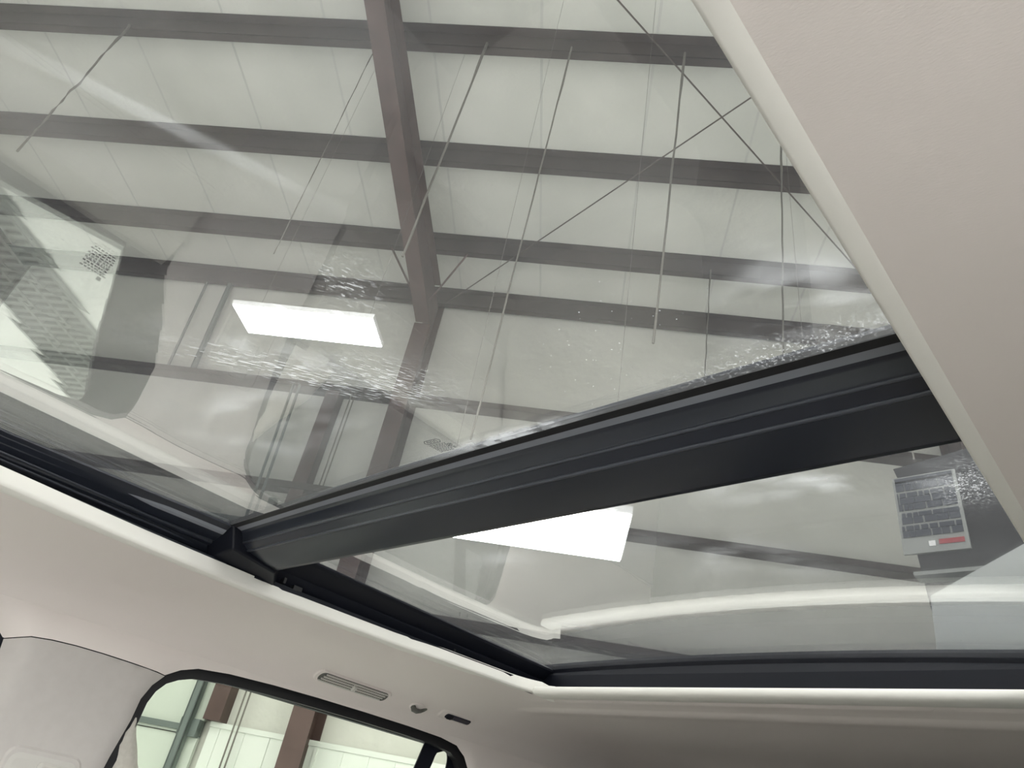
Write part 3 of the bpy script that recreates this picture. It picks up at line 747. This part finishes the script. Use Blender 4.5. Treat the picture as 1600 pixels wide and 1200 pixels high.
# --- ceiling fittings over the rear door
def on_profile(r, a):                       # a: arc coordinate 0..1 along the curved shoulder -> point and normal
    tab = [(1.085, .2135), (1.10, .2075), (1.115, .200), (1.13, .1895), (1.14, .180)]
    k = min(3, int(a*4)); t = a*4-k
    p = Vector(tab[k]).lerp(Vector(tab[k+1]), t); d = (Vector(tab[k+1])-Vector(tab[k])).normalized()
    return W(r, p.x, p.y), Vector((0, d.y, -d.x))
def fitting_frame(r, s, dip=0.0):
    z = zprof(s); dz = (zprof(s+.004)-zprof(s-.004))/.008
    t = Vector((0, 1, dz)).normalized(); n_ = Vector((0, dz, -1)).normalized()
    return W(r, s, z), Vector((1, 0, 0)), t, n_
def fitting(name, r, s, material, parent, builder, skew=0.0):
    O_, X, T, N_ = fitting_frame(r, s)
    bm = bmesh.new(); builder(bm, lambda a, b, c: O_ + X*a + T*(b+skew*a) + N_*c)
    return put(name, bm, material, parent)
def rr_solid(bm, F, w_, h_, rad, c0, c1, shrink=.002, cx=0, cy=0):
    P0 = rounded_rect(w_, h_, rad); P1 = rounded_rect(w_-2*shrink, h_-2*shrink, max(.0004, rad-shrink))
    V = loft(bm, [[F(a+cx, b+cy, c0) for a, b in P0], [F(a+cx, b+cy, (c0+c1)*.6) for a, b in P0], [F(a+cx, b+cy, c1) for a, b in P1]], True)
    bm.faces.new(V[-1]); bm.faces.new(V[0])
VR, VS = .792, 1.1265
vent = fitting('air_vent', VR, VS, M['headliner'], car, lambda bm, F: rr_solid(bm, F, .172, .030, .014, -.002, .003))
fitting('vent_recess', VR, VS, M['slot'], vent, lambda bm, F: rr_solid(bm, F, .156, .0225, .010, .002, .0034, .0005))
for k in range(4):
    fitting('vent_slat', VR, VS, M['plastic'], vent, lambda bm, F, k=k: rr_solid(bm, F, .142, .0028, .0012, .003, .0052, .0006, cx=(k-1.5)*-.002, cy=(k-1.5)*.0056))
fitting('vent_tab', VR, VS, M['plastic'], vent, lambda bm, F: rr_solid(bm, F, .008, .012, .002, .003, .0090, .001))
hook = fitting('coat_hook', .948, 1.1255, M['headliner'], car, lambda bm, F: rr_solid(bm, F, .034, .020, .0095, -.001, .0022, .002))
def hookb(bm, F):
    tube(bm, [F(-.010, .001, .001), F(-.009, .002, .007), F(-.003, .001, .010), F(.006, -.001, .009), F(.014, -.003, .006), F(.021, -.004, .003)], [.0052, .0055, .0045, .0035, .003, .002], 8)
fitting('hook_arm', .948, 1.1255, M['slot'], hook, hookb)
lampc = fitting('reading_lamp', 1.052, 1.1215, M['headliner'], car, lambda bm, F: rr_solid(bm, F, .096, .024, .010, -.001, .0022, .003))
fitting('lamp_lens', 1.056, 1.1215, M['lens'], lampc, lambda bm, F: rr_solid(bm, F, .070, .0125, .005, .0015, .0036, .001))
fitting('lamp_switch', 1.032, 1.1215, M['black2'], lampc, lambda bm, F: rr_solid(bm, F, .018, .011, .005, .003, .0060, .001))

# --- cabin below eye level: floor pan, seats, front and rear ends
bm = bmesh.new(); bbox(bm, -1.7, 1.9, SL_-.04, SR_+.04, -1.14, -1.10, W); put('floor_pan', bm, M['carpet'], car)
def soft_box(name, c, size, material, parent, bev=.05, lean=0.0):
    bm = bmesh.new(); cx, cy, cz = c; a, b, h_ = size
    F = lambda x, y, z: W(cx+x+lean*(z/h_), cy+y, cz+z)
    hexa(bm, [F(x, y, z) for z in (-h_/2, h_/2) for x, y in ((-a/2, -b/2), (a/2, -b/2), (a/2, b/2), (-a/2, b/2))])
    o = put(name, bm, material, parent); bevel(o, bev, 4); return o
def seat(r, s, wd, back_top):
    soft_box('seat_cushion', (r-.02, s, -.72), (.52, wd, .18), M['leather'], car)
    soft_box('seat_back', (r+.27, s, -.38), (.14, wd, back_top+.72), M['leather'], car, lean=.12)
    soft_box('head_restraint', (r+.36, s, back_top+.10), (.10, .24, .17), M['leather'], car, .04)
seat(-.85, .86, .50, -.22)
for s_ in (.86, .13): seat(.72, s_, .50, -.28)
soft_box('cargo_side', (1.64, .50, -.45), (.06, 1.10, .60), M['darkseat'], car, .015)
# notice board and pale hood hanging in the hall behind the car, square to it
def WQ(r, s, z): return W(r, s, z)
nb = empty('notice_board', W(3.05, .45, 1.1), 'charcoal hanging board with a printed sheet and red strip, seen through rear glass corner', 'notice board')
bm = bmesh.new(); prism(bm, [(.02, 1.03), (.68, 1.03), (.72, 1.60), (.735, 1.66), (.02, 1.75)], lambda a, b, t: W(t, a, b), 3.03, 3.07); put('board', bm, M['board'], nb)
bm = bmesh.new(); bbox(bm, 3.015, 3.028, .50, .742, 1.255, 1.605, W); put('sheet', bm, M['paper'], nb)
bm = bmesh.new()
for j in range(9):
    z = 1.325+.0302*j; x = .512; hh_ = (.028, .020, .029, .018, .028)[j % 5]
    while x < .730:
        L_ = random.uniform(.012, .06); bbox(bm, 3.010, 3.013, x, min(.732, x+L_), z, z+hh_, W); x += L_+random.uniform(.001, .008)
bbox(bm, 3.010, 3.013, .512, .732, 1.575, 1.598, W)
put('text_lines', bm, M['ink'], nb)
bm = bmesh.new(); bbox(bm, 3.010, 3.013, .515, .605, 1.283, 1.303, W); put('red_strip', bm, M['redink'], nb)
bm = bmesh.new(); bbox(bm, 3.008, 3.013, .618, .642, 1.278, 1.300, W); put('white_tag', bm, M['housing'], nb)
bm = bmesh.new(); bbox(bm, 2.94, 3.03, .46, .70, 1.135, 1.15, W); put('ledge', bm, M['paper'], nb)
for y_ in (.15, .65):
    bm = bmesh.new(); tube(bm, [W(3.05, y_, 1.7), W(3.05, y_, 7.1)], .004, 6); put('hanging_wire', bm, M['wire'], nb)
hd = empty('sheet_metal_hood', W(2.9, .35, .6), 'pale grey hanging sheet metal hood with slanted edge below the notice board', 'metal hood')
bm = bmesh.new(); prism(bm, [(-.5, 1.60), (.33*.97, 1.205), (.668*.97, 1.040), (.680*.97, .78), (-.5, .70)], lambda a, b, t: W(t, a, b), 2.91, 3.00); put('hood_panel', bm, M['hood'], hd)
for y_ in (-.3, .1):
    bm = bmesh.new(); tube(bm, [W(2.95, y_, 1.2), W(2.95, y_, 7.1)], .004, 6); put('hanging_wire', bm, M['wire'], hd)
# front end: dash, windshield, pillars
bm = bmesh.new(); bbox(bm, -1.65, -1.0, SL_, SR_, -.55, -.16, W); put('dashboard', bm, M['darkseat'], car)
bm = bmesh.new(); hexa(bm, [W(-1.62, SL_, -.16), W(-1.62, SR_, -.16), W(-.95, SR_-.03, .165), W(-.95, SL_+.03, .165), W(-1.625, SL_, -.157), W(-1.625, SR_, -.157), W(-.955, SR_-.03, .168), W(-.955, SL_+.03, .168)]); put('windshield', bm, M['glass_s'], car)
bm = bmesh.new(); bbox(bm, 1.79, 1.80, SL_-.02, SR_+.02, -1.1, .19, W); put('tailgate', bm, M['darkseat'], car)
# driver side sheets
bm = bmesh.new(); bbox(bm, -.95, 1.8, SL_-.02, SL_-.003, .145, .26, W); bbox(bm, .20, .455, SL_-.02, SL_-.003, -.9, .145, W); bbox(bm, 1.17, 1.8, SL_-.02, SL_-.003, -.9, .145, W)
put('driver_side_trim', bm, M['pillar'], car)
# roof skin and outer sill panels of the body
bm = bmesh.new()
for a in ((-1.0, 1.85, SR_-.17, SR_+.07), (-1.0, 1.85, SL_-.07, .028), (1.13, 1.85, .028, SR_-.17), (-1.0, -.60, .028, SR_-.17)): bbox(bm, a[0], a[1], a[2], a[3], .306, .312, W)
put('roof_skin', bm, M['black2'], car)
for y0, y1 in ((SR_+.05, SR_+.07),):
    bm = bmesh.new(); bbox(bm, -1.6, 1.9, y0, y1, -1.15, -.17, W); put('door_skin', bm, M['plastic'], car)
